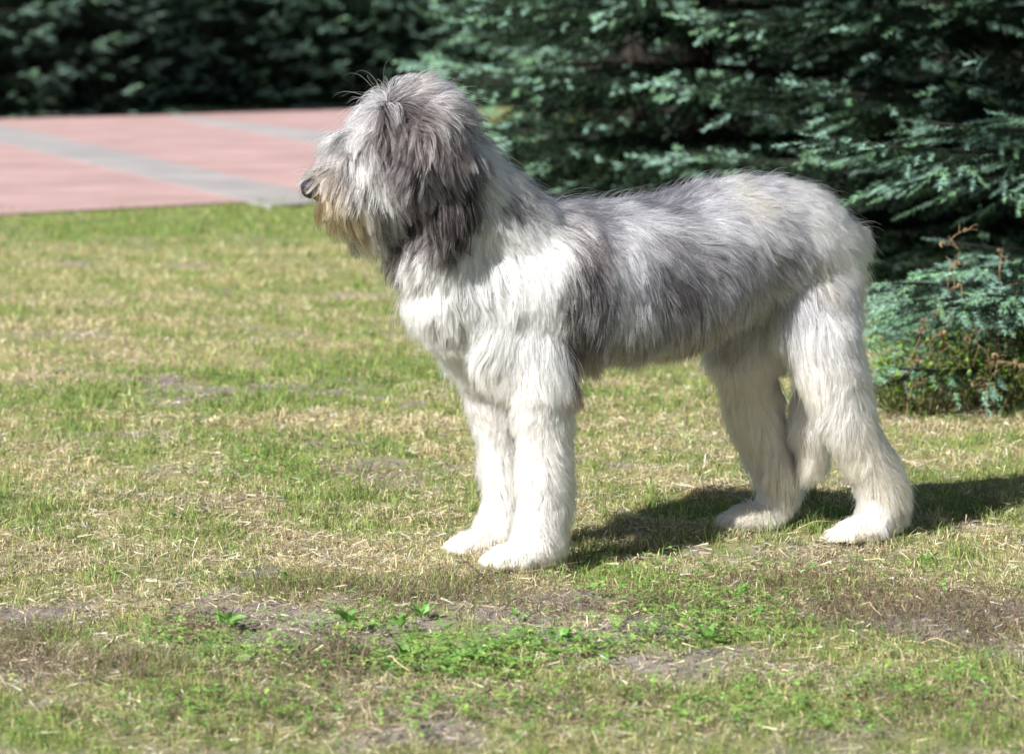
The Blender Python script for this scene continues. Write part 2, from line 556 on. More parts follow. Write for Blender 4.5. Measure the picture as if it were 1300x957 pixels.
def twig_template(n, nl, nw, length, seed):
    """a shoot along +X clothed in needles; returns verts (n*3,3)"""
    r = np.random.default_rng(seed)
    t = (np.arange(n) + r.uniform(0, 1, n)) / n
    th = np.arange(n) * 2.4 + r.normal(size=n) * .3
    b = np.stack([t * length, np.zeros(n), np.zeros(n)], 1)
    rad = np.stack([np.zeros(n), np.cos(th), np.sin(th) * .8 + .25], 1)
    rad /= np.linalg.norm(rad, axis=1, keepdims=True)
    d = rad * .82 + np.array([.6, 0, 0]) * (1 + t[:, None])
    d /= np.linalg.norm(d, axis=1, keepdims=True)
    ll = nl * (1 - .35 * t ** 3) * r.uniform(.8, 1.15, n)
    s = np.cross(d, r.normal(size=(n, 3))); s /= np.linalg.norm(s, axis=1, keepdims=True)
    return np.stack([b - s * nw * .5, b + s * nw * .5, b + d * ll[:, None]], 1).reshape(-1, 3)


def build_spruce(height, R, zfine, seed, fine, coarse, first=.1, dz=.26, boughs=10, extra=(), tlen=.085, tcoarse=.15, dens=.5, tipp=.75, flat=1.0, zj=.022, sag=.34):
    r = np.random.default_rng(seed)
    wood = Tubes()
    zs = np.linspace(-.1, height, 14)
    wood.add(np.column_stack([.02 * np.sin(zs * 1.3), .02 * np.cos(zs * 1.7), zs]), .016 * height * (1 - zs.clip(0) / height) ** .9 + .012, 8)
    TP, TD, TS, TC, TF = [], [], [], [], []

    def bough(az, zb, Lb, finez, droop, rich=1.0):
        rd = np.array([math.cos(az), math.sin(az), 0])
        bend = r.normal() * (.12 if rich < 1.5 else .02)
        sidev = np.array([-math.sin(az), math.cos(az), 0])
        wob = r.uniform(0, 6.28)

        def ax(s_):
            return (rd * (Lb * s_)[:, None] + sidev * (bend * Lb * s_ ** 2 + .02 * np.sin(5 * s_ + wob))[:, None]
                    + UPZ * (zb - droop * Lb * s_ + .8 * droop * Lb * s_ ** 3 + .012 * np.sin(7 * s_ + wob))[:, None])
        ss = np.linspace(0, 1, 9)
        wood.add(ax(ss), .007 * Lb / 1.5 * (1 - .85 * ss) + .0018, 4)
        ns = int(rich * Lb / (.062 if finez else .12))
        sv = np.sort(r.uniform(.36 if sag > .12 else .16, .97, ns))
        base = ax(sv)
        tang = ax(sv + .02) - ax(sv - .02)
        tang /= np.linalg.norm(tang, axis=1, keepdims=True)
        Ls = (.46 * Lb * (1 - sv) + .08) * r.uniform(.65, 1.2, ns)
        for q in range(ns):
            sg = 1.0 if q % 2 else -1.0
            dv = tang[q] * .8 + sidev * sg * .8 + UPZ * (r.normal() * .10 - .06)
            dv /= np.linalg.norm(dv)
            tl = tlen if finez else tcoarse
            nt = max(1, int(Ls[q] / (tl * dens)))
            tt = (np.arange(nt) + r.uniform(.2, .8)) / nt
            pos = base[q] + dv * (Ls[q] * tt)[:, None] + UPZ * (-sag * Ls[q] * tt ** 2)[:, None]
            sgn = np.where(np.arange(nt) % 2 == 0, 1.0, -1.0)[:, None]
            perp = np.cross(dv, UPZ)
            tdir = dv * .8 + perp * sgn * .7 * r.uniform(.2, 1.2, (nt, 1)) + UPZ * (r.normal(size=(nt, 1)) * (.2 if sag > .2 else .1) - .12)
            tdir[-1] = dv - UPZ * .1
            tdir[tt > .6] -= UPZ * .16
            TP.append(pos); TD.append(tdir)
            TS.append(np.full(nt, tl) * r.uniform(.7, 1.3, nt)); TF.append(np.full(nt, finez))
            # waxy blue new growth, brightened as if sunlit; older needles darkened to paint crown shade
            TC.append(np.where(((tt > .66) | (nt < 3)) & (sv[q] > (.68 if rich < 1.5 else .3)) & (r.uniform(size=nt) < (tipp if rich < 1.5 else .85)), 1.0, 0.0))  # the nearest tree's extra boughs carry more bright ends, as if in sun
        e = ax(np.array([.9, .97, 1.0]))
        dv = e[2] - e[0]
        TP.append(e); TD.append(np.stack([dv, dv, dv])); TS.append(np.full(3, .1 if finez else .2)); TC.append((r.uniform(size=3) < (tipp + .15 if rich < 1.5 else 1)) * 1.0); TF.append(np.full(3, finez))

    z = first
    while z < height * .97:
        prof = R * (1 - z / height) ** .75 * (min(1, .80 + .20 * z / 1.6))
        nb = max(5, int(boughs * (1 - .45 * z / height)))
        a0 = r.uniform(0, 6.28)
        for k in range(nb):
            Lb = prof * r.uniform(.7, 1.1)
            if Lb > .15:
                zb = z + r.normal() * zj
                bough(a0 + k * 6.283 / nb + r.normal() * .16, zb, Lb, z < zfine, r.uniform(.17, .25) * flat * min(1, zb / .5 + .1))
        # bare dead twigs inside the crown
        for k in range(7):
            az = r.uniform(0, 6.28); l = prof * r.uniform(.25, .55)
            p = np.array([[0, 0, z + .1], [math.cos(az) * l * .5, math.sin(az) * l * .5, z + .06], [math.cos(az + .2) * l, math.sin(az + .2) * l, z + .02 + r.normal() * .08]])
            wood.add(p, [.007, .005, .002], 3)
        z += dz * (1 + .5 * (z > zfine))
    for ex in extra:
        bough(*ex)
    TP, TD = np.concatenate(TP), np.concatenate(TD)
    TS, TC, TF = np.concatenate(TS), np.concatenate(TC), np.concatenate(TF)
    Fr = frames(TD)
    VV, CC = [], []
    for flag, (nn, nl, nw) in ((True, fine), (False, coarse)):
        idx = np.where(TF == flag)[0]
        if not len(idx):
            continue
        for part_ in range(3):
            ii = idx[part_::3]
            T = twig_template(nn, nl, nw, 1.0, 40 + part_)
            T0 = twig_template(nn, 1.0, 1.0, 1.0, 40 + part_)
            # needle size stays absolute while the shoot's length varies
            b = T0.reshape(-1, 3, 3)
            rootx = (b[:, 0] + b[:, 1]) * .5
            rel = T.reshape(-1, 3, 3) - rootx[:, None]
            loc = rootx[None, :, None, :] * TS[ii][:, None, None, None] + rel[None]
            P = np.einsum('nij,nkaj->nkai', Fr[ii], loc) + TP[ii][:, None, None, :]
            VV.append(P.reshape(-1, 3))
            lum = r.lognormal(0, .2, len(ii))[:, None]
            old = np.where(r.uniform(size=(len(ii), 1)) < .5, [[.011, .023, .015]], [[.016, .036, .016]])  # older needles, near-black so the crown's inner shade is in their colour
            new = np.where(r.uniform(size=(len(ii), 1)) < .6, [[.25, .41, .34]], [[.21, .38, .23]])  # new growth, its paleness also standing for sunlit tips
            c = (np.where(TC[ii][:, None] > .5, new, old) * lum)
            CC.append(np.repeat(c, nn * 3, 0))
    V = np.concatenate(VV); C = np.concatenate(CC)
    F = np.arange(len(V)).reshape(-1, 3)
    return mesh_np('needles', V, F, C), wood.mesh('branches')




def spruce_proto(nm, wm, loc, rot, sc_, label, grp):
    t = thing('spruce_tree', loc, rot, label, 'tree', grp)
    t.scale = (sc_,) * 3
    link('branches', wm, spruce_bark, t)
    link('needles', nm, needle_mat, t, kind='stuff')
    return t


def toward(tx, ty, x, y):
    return math.atan2(y - ty, x - tx), math.hypot(x - tx, y - ty)


# nearest tree: its skirt reaches into the picture at the right edge
NX, NY = 2.75, 9.35
EX = []
for (px, py, d, dz_) in ((1072, 205, 7.95, .10), (1190, 195, 8.05, .13), (1290, 190, 8.2, .12), (1112, 365, 7.45, .05), (1190, 352, 7.7, .06), (1270, 345, 7.75, .06), (1118, 452, 7.35, .02),
                    (1108, 400, 8.2, .03), (1128, 425, 7.9, .03), (1160, 372, 7.35, .03), (1235, 365, 7.35, .03), (1290, 352, 7.4, .03)):
    X = at_dist(px, py, d)
    az, L_ = toward(NX, NY, X[0], X[1])
    EX.append((az, X[2] + dz_, L_, True, .08, 1.7))
GRP_N, GRP_B, GRP_F = 'blue spruces behind the dog', 'spruces filling the shade behind', 'far spruces beyond the pavement'
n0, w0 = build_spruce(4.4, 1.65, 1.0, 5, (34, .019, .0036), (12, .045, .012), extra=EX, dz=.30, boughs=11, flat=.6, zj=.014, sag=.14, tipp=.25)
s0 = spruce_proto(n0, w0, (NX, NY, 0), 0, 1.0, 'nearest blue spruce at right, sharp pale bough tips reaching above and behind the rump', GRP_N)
EX1 = []
for az0 in (.63, 2.42):
    for q, zz in enumerate((.25, .55, .85, 1.15, 1.45)):
        for da in (-.5, -.17, .15, .48):
            EX1.append((az0 + da + .1 * math.sin(q * 2.1 + da), zz + .012 * math.sin(q + da * 5), 1.72 - .1 * zz + .12 * math.sin(q * 3 + da * 7), True, .1, 1.25))
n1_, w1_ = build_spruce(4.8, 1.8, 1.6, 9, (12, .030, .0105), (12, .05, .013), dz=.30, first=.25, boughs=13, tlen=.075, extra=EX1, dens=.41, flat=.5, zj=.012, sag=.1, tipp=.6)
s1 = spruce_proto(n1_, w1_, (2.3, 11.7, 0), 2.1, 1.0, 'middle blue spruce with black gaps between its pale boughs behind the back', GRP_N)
copy_thing(s1, (.92, 14.0, 0), 4.0, 1.05, 'blurred green spruce rising just behind the head and neck of the dog')
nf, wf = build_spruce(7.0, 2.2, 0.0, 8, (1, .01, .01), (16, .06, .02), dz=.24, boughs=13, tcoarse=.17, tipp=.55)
f0 = None
k = 0
for (x, y) in ((2.6, 17.5), (.75, 17.0), (4.6, 13.2), (5.2, 16.6), (1.6, 19.5), (4.3, 20), (7.5, 15), (7.0, 19), (2.6, 23), (6, 24), (4.2, 27), (1.6, 27)):
    k += 1
    if f0 is None:
        f0 = spruce_proto(nf, wf, (x, y, 0), .6, .9, 'dark spruce deep in the shade behind the nearer spruces', GRP_B)
    else:
        copy_thing(f0, (x, y, 0), k * 1.7, .8 if k == 2 else .85 + .04 * (k % 4), f0['label'])
front = {0: 'far spruce at the left edge of the photo beyond the pink pavement', 1: 'far spruce second from the left edge beyond the pavement',
         2: 'far spruce third from the left edge beyond the pavement', 3: 'far spruce left of the topknot beyond the pavement', 4: 'far spruce half hidden behind the head and the nearer spruces'}
fp = None
k = 0
for row in range(4):
    for j, px in enumerate(range(-260, 760, 92)):
        k += 1
        e0 = lerp(FE0, FE1, (px + row * 46) / 430.0)
        if px > 430:
            e0 = np.array([(px - 650) / 3600 * 48, 48])
        x = e0[0] * (1 + row * .05) + .3 * math.sin(k * 2.3)
        y = e0[1] + 2.3 + row * 2.6 + .5 * math.sin(k * 1.3)
        jj = j - 3
        lab = front[jj] if row == 0 and jj in front else 'shaded spruce standing in the rows behind the far spruces'
        sc_ = .95 + .1 * math.sin(k * 1.9)
        if fp is None:
            fp = copy_thing(f0, (x, y, 0), k * 1.1, sc_, lab)
            fp['group'] = GRP_F
        else:
            copy_thing(fp, (x, y, 0), k * 1.1, sc_, lab)

# ------------------------------------------------------------------ unseen broad-leaved tree added at right so its high wide crown shades the spruces
def added_shade_tree():
    r = np.random.default_rng(17)
    O = np.array([3.1, 4.3, 0])
    wd, br = Tubes(), Tubes()
    zs = np.linspace(-.1, 6.5, 12)
    wd.add(np.column_stack([.06 * np.sin(zs), .05 * np.cos(zs * .8), zs]), .24 * (1 - zs.clip(0) / 8.0) + .03, 12)
    LP, LD = [], []
    limbs = [(a_, 3.6 + r.uniform(0, 1.6), r.uniform(4.6, 6.4)) for a_ in np.radians(np.linspace(112, 186, 15))]
    limbs += [(a_, 3.8 + r.uniform(0, 2), r.uniform(2.5, 4)) for a_ in np.radians(np.linspace(-70, 95, 9))]
    for az, z0, l in limbs:
        s_ = np.linspace(0, 1, 11)[:, None]
        rd = np.array([math.cos(az), math.sin(az), .12])
        p = np.array([0, 0, z0]) + rd * l * s_ + UPZ * (.9 * np.sin(s_ * 2.2)) + np.cumsum(r.normal(size=(11, 3)) * .05, 0) * [1, 1, .4]
        br.add(p, .07 * (1 - .85 * s_[:, 0]) + .006, 6)
        for c_ in p[3:]:
            for q in range(4):
                e = c_ + r.normal(size=3) * [.55, .55, .28]
                br.add(np.stack([c_, (c_ + e) / 2 + [0, 0, .06], e]), [.014, .009, .004], 3)
                m = 34
                LP.append(e + r.normal(size=(m, 3)) * [.24, .24, .14]); LD.append(r.normal(size=(m, 3)) * [1, 1, .4])
    LP, LD = np.concatenate(LP), np.concatenate(LD)
    LP[:, 2] = np.maximum(LP[:, 2], 3.7)
    # open towards the lawn: no leaf where its shade would fall in front of the spruces
    g = (LP + O)[:, :2] + LP[:, 2:3] / math.tan(SUN_EL) * np.array([SHX, SHY])
    ok = g[:, 1] > np.where(g[:, 0] > .9, 8.7, 12.6 - 1.6 * g[:, 0].clip(-1, .9))
    ok |= g[:, 0] > g[:, 1] * .2 + .3
    LP, LD = LP[ok], LD[ok]
    n = len(LP)
    V, F, C = leaf_cloud(LP, LD, r.uniform(.13, .20, n), np.array([[.06, .11, .03]]) * r.lognormal(0, .25, n)[:, None], True)
    t = thing('added_tree', O, 0, 'unseen broad-leaved tree with a wide high crown, added at right to shade the spruces', 'tree')
    bk = bark_mat('added_tree_bark', (.09, .075, .06), (.2, .17, .14), 18)
    link('trunk', wd.mesh('trunk'), bk, t)
    link('limbs', br.mesh('limbs'), bk, t)
    link('crown', mesh_np('crown', V, F, C), attr_leaf_mat('added_tree_leaves', rough=.5, trans=.25, spec=.3, var=.25, scale=8), t, kind='stuff')


added_shade_tree()

# ------------------------------------------------------------------ low shrub and dry stems at the foot of the nearest spruce
leaf_mat = attr_leaf_mat('green_leaves', rough=.45, trans=.3, spec=.4, var=.25, scale=50)
stem_mat = bark_mat('dry_stem_bark', (.13, .08, .045), (.32, .22, .13), 60)
greenstem = bark_mat('green_stem', (.10, .10, .04), (.18, .16, .07), 60)


def make_shrub(px, py, d, w, h, nst, nleaf, label, seed, lsize=(.011, .02)):
    r = np.random.default_rng(seed)
    base = at_dist(px, py, d); base[2] = 0
    t = thing('leafy_shrub', base, 0, label, 'shrub', 'leafy shrubs under the nearest spruce')
    wd = Tubes(); LP, LD = [], []
    for i in range(nst):
        az = r.uniform(0, 6.28); out = w * math.sqrt(r.uniform(.02, 1)); hh = h * r.uniform(.45, 1.05) * (1 - .4 * (out / w) ** 2)
        b0 = np.array([math.cos(az), math.sin(az), 0]) * out * .45
        b1 = np.array([math.cos(az) * out, math.sin(az) * out, hh])
        s_ = np.linspace(0, 1, 8)[:, None]
        path = b0 * (1 - s_) + b1 * s_ + UPZ * (.18 * hh * np.sin(s_ * 3.1)) + r.normal(size=(8, 3)) * .008 * s_
        wd.add(path, .0018 * (1 - .6 * s_[:, 0]) + .0006, 4)
        m = nleaf // nst
        tt = r.uniform(.2, 1, m)
        idx = tt * 7; i0 = idx.astype(int).clip(0, 6)
        p = path[i0] + (path[i0 + 1] - path[i0]) * (idx - i0)[:, None] + r.normal(size=(m, 3)) * .014
        p[:, 2] = np.maximum(p[:, 2], .012)
        dd = r.normal(size=(m, 3)) * [1, 1, .45] + np.array([-.25, -.45, .35])
        LP.append(p); LD.append(dd)
    LP, LD = np.concatenate(LP), np.concatenate(LD)
    n = len(LP)
    c = np.where(r.uniform(size=(n, 1)) < .55, [[.19, .34, .04]], [[.09, .19, .035]]) * r.lognormal(0, .3, n)[:, None]
    c = np.where(r.uniform(size=(n, 1)) < .12, [[.34, .25, .11]], c)
    V, F, C = leaf_cloud(LP, LD, r.uniform(*lsize, n), c.clip(0, .6))
    link('stems', wd.mesh('stems'), greenstem, t)
    link('leaves', mesh_np('leaves', V, F, C), leaf_mat, t, kind='stuff')


make_shrub(1165, 505, 7.55, .20, .25, 44, 1000, 'leafy green shrub tangled with spruce boughs right behind the hind leg', 1)
make_shrub(1245, 500, 7.65, .26, .28, 56, 1500, 'widest leafy green shrub under the nearest spruce, right of the dry stems', 2)
make_shrub(1320, 495, 7.8, .22, .24, 40, 800, 'leafy green shrub cut by the right edge of the photo', 3)


def dry_weed(px, py, d, tip, label, seed, nbr=7):
    """a dry brown weed: a forked stem ending in curled seed heads"""
    r = np.random.default_rng(seed)
    base = at_dist(px, py, d); base[2] = 0
    top = at_dist(*tip) - base
    t = thing('dry_weed', base, 0, label, 'weed', 'dry weeds beside the leafy shrub')
    wd = Tubes(); hd = Tubes()
    s_ = np.linspace(0, 1, 10)[:, None]
    main = top * s_ + r.normal(size=(10, 3)) * .012 * s_
    wd.add(main, .0024 * (1 - .65 * s_[:, 0]), 5)
    for i in range(nbr):
        j = 3 + (i * 7) // nbr
        dirv = np.array([r.uniform(-1, 1), r.uniform(-.6, .3), r.uniform(.1, .9)])
        l = r.uniform(.05, .11)
        p = main[j] + dirv * l * np.linspace(0, 1, 5)[:, None] + UPZ * (-.25 * l * np.linspace(0, 1, 5)[:, None] ** 2)
        wd.add(p, [.0015, .0013, .0012, .0011, .001], 4)
        th = np.linspace(0, 4.5, 7)
        cu = p[-1] + r.uniform(.003, .007) * np.stack([np.cos(th) - 1, .5 * np.sin(th), np.sin(th)], 1)
        hd.add(cu, np.array([.002, .003, .004, .0045, .004, .003, .001]) * r.uniform(.5, 1.1), 5)
        for q_ in range(3):
            e_ = p[2 + q_ % 3] + r.normal(size=3) * .022
            wd.add(np.stack([p[2 + q_ % 3], (p[2 + q_ % 3] + e_) / 2 + [0, 0, .004], e_]), [.0014, .0011, .0007], 3)
    link('stem', wd.mesh('stem'), stem_mat, t)
    link('seed_heads', hd.mesh('seed_heads'), stem_mat, t, kind='stuff')


dry_weed(1187, 500, 7.45, (1213, 292, 7.5), 'tallest dry brown weed, its forked stem rising against the dark spruce', 4)
dry_weed(1150, 505, 7.4, (1170, 395, 7.35), 'short dry brown weed leaning close behind the hind leg', 5, 6)
dry_weed(1250, 500, 7.4, (1262, 440, 7.35), 'low pale dry weed in front of the widest leafy shrub', 6, 6)
dry_weed(1262, 505, 7.5, (1270, 322, 7.6), 'dry weed with spread seed heads nearest the right edge', 8, 6)

# ------------------------------------------------------------------ broad-leaved weeds and litter in the foreground
weed_leaf = {}


def weed_leaf_mesh(kind):
    if kind in weed_leaf:
        return weed_leaf[kind]
    n = 7
    V, F = [], []
    for i in range(n):
        t = i / (n - 1)
        w = (.34 if kind == 0 else .5) * math.sin(math.pi * min(1, .06 + .94 * t) ** .8) * (1 - .2 * t) + .015
        z = .22 * math.sin(t * 2.2) - .12 * t * t
        V += [(t, -w, z + .08), (t, 0, z), (t, w, z + .08)]
    for i in range(n - 1):
        for j in range(2):
            a = i * 3 + j
            F.append((a, a + 1, a + 4, a + 3))
    c = np.tile([[.17, .34, .08]], (len(V), 1)) * np.random.default_rng(kind).uniform(.85, 1.15, (len(V), 1))
    me = mesh_np('leaf', np.array(V, float), np.array(F), c, smooth=True)
    me.materials.append(leaf_mat)
    weed_leaf[kind] = me
    return me


def weed(px, py, size, nl, label, seed, kind=0):
    r = np.random.default_rng(seed)
    b = ground(px, py)
    t = thing('broadleaf_weed', (b[0], b[1], 0), r.uniform(0, 6.28), label, 'weed', 'broad-leaved weeds in the thin lawn')
    for i in range(nl):
        o = link('leaf', weed_leaf_mesh(kind), None, t)
        az = i * 2.4 + r.normal() * .3
        o.rotation_euler = (r.normal() * .3, -r.uniform(.25, 1.0), az)
        rr = r.uniform(.001, .014)
        o.location = (rr * math.cos(az), rr * math.sin(az), r.uniform(.002, .012))
        k = size * r.uniform(.65, 1.1)
        o.scale = (k, k * .8, k)


weed(443, 795, .034, 9, 'large pale green weed on bare soil at the left of the bottom centre', 1, 1)
weed(535, 785, .028, 8, 'dark upright weed on the soil below the front paws', 2)
weed(508, 800, .024, 7, 'small weed just left of the dark upright weed below the paws', 3)
weed(285, 795, .028, 9, 'green weed beside the bare soil in the lower left', 4)
weed(600, 845, .026, 9, 'weed in the green clump nearest the bottom edge below the dog', 5, 1)
weed(515, 838, .024, 8, 'weed at the bottom edge left of the lower green clump', 6, 1)
weed(660, 790, .02, 7, 'tiny weed alone on the bare soil under the front paws', 7)
weed(715, 815, .024, 8, 'weed in the green strip under the bare soil', 8)
weed(935, 762, .022, 7, 'weed below the belly between the front and hind paws', 9)
weed(900, 815, .026, 9, 'weed among green clover toward the lower right', 10, 1)
weed(1178, 716, .022, 8, 'dark green tuft weed right of the near hind paw', 11)
weed(362, 738, .02, 7, 'small weed in the dry grass left of the front paws', 12)


def litter(name, a, b, rad, mat, label, cat, group=None):
    A_, B_ = ground(*a), ground(*b)
    s_ = np.linspace(0, 1, 6)[:, None]
    p = lerp(A_, B_, s_) + UPZ * (.012 + .012 * np.sin(s_ * 3)) + np.array([.004, .006, 0]) * np.sin(s_ * 7)
    o = p[0].copy(); o[2] = 0
    w = Tubes(); w.add(p - o, rad * (1 - .5 * s_[:, 0]), 5)
    ob = link(name, w.mesh(name), mat, label=label, category=cat)
    ob.location = o
    if group:
        ob['group'] = group


def clover():
    """small-leaved ground cover in the green patches of the foreground"""
    r = np.random.default_rng(3)
    P = []
    for (px, py, sx, sy, n) in ((445, 795, 40, 14, 220), (520, 840, 60, 14, 320), (600, 840, 60, 14, 420), (700, 826, 60, 12, 380), (560, 822, 50, 10, 160), (880, 800, 60, 14, 420), (930, 770, 50, 12, 200),
                            (810, 760, 50, 10, 180), (300, 825, 50, 14, 260), (240, 800, 40, 12, 120), (235, 500, 70, 12, 240), (160, 478, 60, 12, 240), (390, 590, 70, 14, 240), (345, 600, 60, 14, 160),
                            (250, 905, 90, 16, 300), (640, 905, 120, 18, 400), (1000, 900, 120, 18, 400), (1180, 870, 70, 14, 200), (1100, 740, 60, 12, 120), (850, 735, 60, 10, 160), (300, 600, 50, 8, 100)):
        n = int(n * .55)
        q = np.stack([px + sx * r.normal(size=n) * 1.1, py + sy * r.normal(size=n) * 1.1], 1)
        P += [ground(a, min(b, 955))[:2] for a, b in q]
    XY = np.array(P)
    # three leaflets to a leaf
    XY = np.repeat(XY, 3, 0)
    n = len(XY)
    az = np.repeat(r.uniform(0, 6.28, n // 3), 3) + np.tile([0, 2.09, 4.19], n // 3)
    h = np.repeat(r.uniform(.008, .03, n // 3), 3)
    d = np.stack([np.cos(az), np.sin(az), r.normal(size=n) * .25 + .05], 1)
    pos = np.column_stack([XY, hgt(XY) + h]) + d * .001
    c = np.where(np.repeat(r.uniform(size=(n // 3, 1)) < .5, 3, 0), [[.17, .35, .08]], [[.27, .42, .10]]) * np.repeat(r.lognormal(0, .22, (n // 3, 1)), 3, 0)
    V, F, C = leaf_cloud(pos, d, np.repeat(r.uniform(.007, .013, n // 3), 3), c.clip(0, .6))
    link('clover', mesh_np('clover', V, F, C), leaf_mat, kind='stuff')


clover()
darkstick = bark_mat('dark_twig_bark', (.05, .035, .025), (.12, .09, .06), 80)
straw_m = bark_mat('dry_straw', (.48, .39, .22), (.62, .52, .33), 90)
litter('twig', (583, 722), (612, 742), .0022, darkstick, 'thin dark twig lying in front of the near front paw', 'twig')
litter('twig', (222, 806), (272, 810), .0024, darkstick, 'brown twig lying on the bare soil at lower left', 'twig')
litter('straw_stalk', (485, 845), (518, 863), .0018, straw_m, 'pale straw stalk on the ground at the bottom centre', 'straw', 'loose straw stalks')
litter('straw_stalk', (1095, 776), (1118, 792), .0011, straw_m, 'pale straw stalk on the brown patch at lower right', 'straw', 'loose straw stalks')
litter('straw_stalk', (1170, 825), (1215, 832), .001, straw_m, 'long thin straw stalk near the lower right corner', 'straw', 'loose straw stalks')
litter('straw_stalk', (1010, 680), (1065, 672), .0014, straw_m, 'straw stalk lying between the two hind paws', 'straw', 'loose straw stalks')
litter('straw_stalk', (230, 790), (300, 770), .0014, straw_m, 'straw stalk across the bare soil at left', 'straw', 'loose straw stalks')

# ------------------------------------------------------------------ the dog
YAW = math.radians(24)
A = np.array([math.cos(YAW), math.sin(YAW), 0])          # towards the tail
NV = np.array([math.sin(YAW), -math.cos(YAW), 0])        # the flank nearest the camera
OD = np.array([-.018, 5.394, 0])
UP = np.array([0, 0, 1.0])


def P3(px, py, v):
    """dog coordinates (u towards tail, v near flank, w up) of a photo point lying at lateral offset v"""
    r = ray(px, py)
    o = np.array([0, 0, CAMH]) - OD
    t = (v - o @ NV) / (r @ NV)
    X = o + r * t
    return np.array([X @ A, v, X[2]])


def uvw_px(U):
    W = OD + U[:, :1] * A + U[:, 1:2] * NV + U[:, 2:3] * UP
    return project(W)


def dog_local(U):
    L = U.copy()
    L[:, 1] = -U[:, 1]
    return L


PR = []         # ellipsoids: centre (u,v,w), semi axes


def ell(px, py, v, a, n, u, mirror=False, tilt=0.0):
    c = P3(px, py, v)
    PR.append((c, (a, n, u), tilt))
    if mirror:
        PR.append((c * np.array([1, -1, 1]), (a, n, u), tilt))


def chain(pts):
    c = [(P3(p[0], p[1], p[2]), p[3]) for p in pts]
    for (a, ra), (b, rb) in zip(c, c[1:]):
        n = max(2, int(np.linalg.norm(b - a) / (.3 * min(ra, rb))) + 1)
        for i in range(n + 1):
            t = i / n
            PR.append((lerp(a, b, t), (lerp(ra, rb, t),) * 3, 0))


# trunk: stations (px, py, half length, half width, half height) joined into one smooth barrel
def barrel(st, sub=7):
    S = np.array([[*P3(p[0], p[1], 0), *p[2:]] for p in st])
    n = len(S)
    for i in range(n - 1):
        a_, b_, c_, d_ = S[max(i - 1, 0)], S[i], S[i + 1], S[min(i + 2, n - 1)]
        for j in range(sub):
            t = j / sub
            v = .5 * (2 * b_ + (c_ - a_) * t + (2 * a_ - 5 * b_ + 4 * c_ - d_) * t * t + (3 * b_ - a_ - 3 * c_ + d_) * t ** 3)
            PR.append((v[:3], tuple(v[3:6]), 0))
    PR.append((S[-1][:3], tuple(S[-1][3:6]), 0))


barrel([(606, 352, .085, .092, .118), (655, 348, .10, .118, .138), (720, 350, .10, .128, .134), (790, 346, .10, .13, .134), (860, 334, .10, .128, .132),
        (920, 309, .10, .12, .119), (980, 303, .093, .115, .114), (1018, 309, .082, .109, .106), (1042, 323, .06, .098, .09)])
ell(556, 298, 0, .072, .08, .09); ell(566, 350, 0, .065, .08, .09)
ell(650, 400, .055, .08, .052, .13, True)
# neck and head
chain([(645, 306, 0, .096), (588, 242, 0, .077), (548, 200, 0, .076)])
ell(522, 172, 0, .084, .076, .082); ell(482, 188, 0, .05, .06, .05); ell(500, 228, 0, .06, .06, .05); ell(468, 190, 0, .042, .052, .042); ell(446, 212, 0, .03, .04, .03)
chain([(480, 214, 0, .052), (442, 229, 0, .04), (409, 238, 0, .027)])
chain([(490, 246, 0, .042), (438, 252, 0, .024)])
# ears
ell(547, 160, .080, .046, .022, .034, True); ell(551, 200, .095, .066, .018, .066, True, -.1); ell(567, 256, .100, .047, .016, .052, True, -.1)
# front legs
chain([(668, 410, .055, .064), (682, 480, .085, .055), (686, 550, .09, .046), (686, 620, .09, .043), (682, 662, .09, .045), (672, 690, .09, .043)])
ell(652, 696, .09, .056, .05, .029)
chain([(625, 430, -.08, .06), (630, 480, -.08, .055), (641, 550, -.08, .046), (646, 620, -.08, .042), (641, 650, -.08, .041), (628, 672, -.08, .037)])
ell(612, 678, -.08, .055, .047, .027)
# hind legs
ell(1036, 370, .052, .086, .060, .135); ell(1030, 378, -.07, .07, .05, .11)
chain([(1037, 395, .055, .068), (1056, 470, .085, .058), (1078, 530, .10, .046), (1109, 585, .108, .038), (1122, 618, .11, .039), (1117, 652, .11, .037), (1110, 668, .11, .032)])
ell(1100, 667, .11, .054, .047, .026)
chain([(1000, 380, -.07, .078), (955, 440, -.09, .062), (964, 510, -.10, .046), (984, 560, -.10, .038), (1002, 596, -.10, .038), (996, 632, -.10, .037), (982, 648, -.10, .033)])
ell(962, 650, -.10, .056, .047, .026)
for (px, py, v) in ((652, 697, .09), (612, 679, -.08), (1100, 668, .11), (962, 651, -.10)):
    c = P3(px, py, v)
    for dv, du in ((-.033, -.042), (-.0115, -.058), (.0115, -.058), (.033, -.042)):
        PR.append((c + np.array([du, dv, -.004]), (.021, .0105, .017), 0))
# tail
chain([(1078, 308, 0, .03), (1074, 380, -.01, .03), (1050, 460, -.02, .036), (1036, 530, -.02, .036), (1040, 580, -.02, .02)])


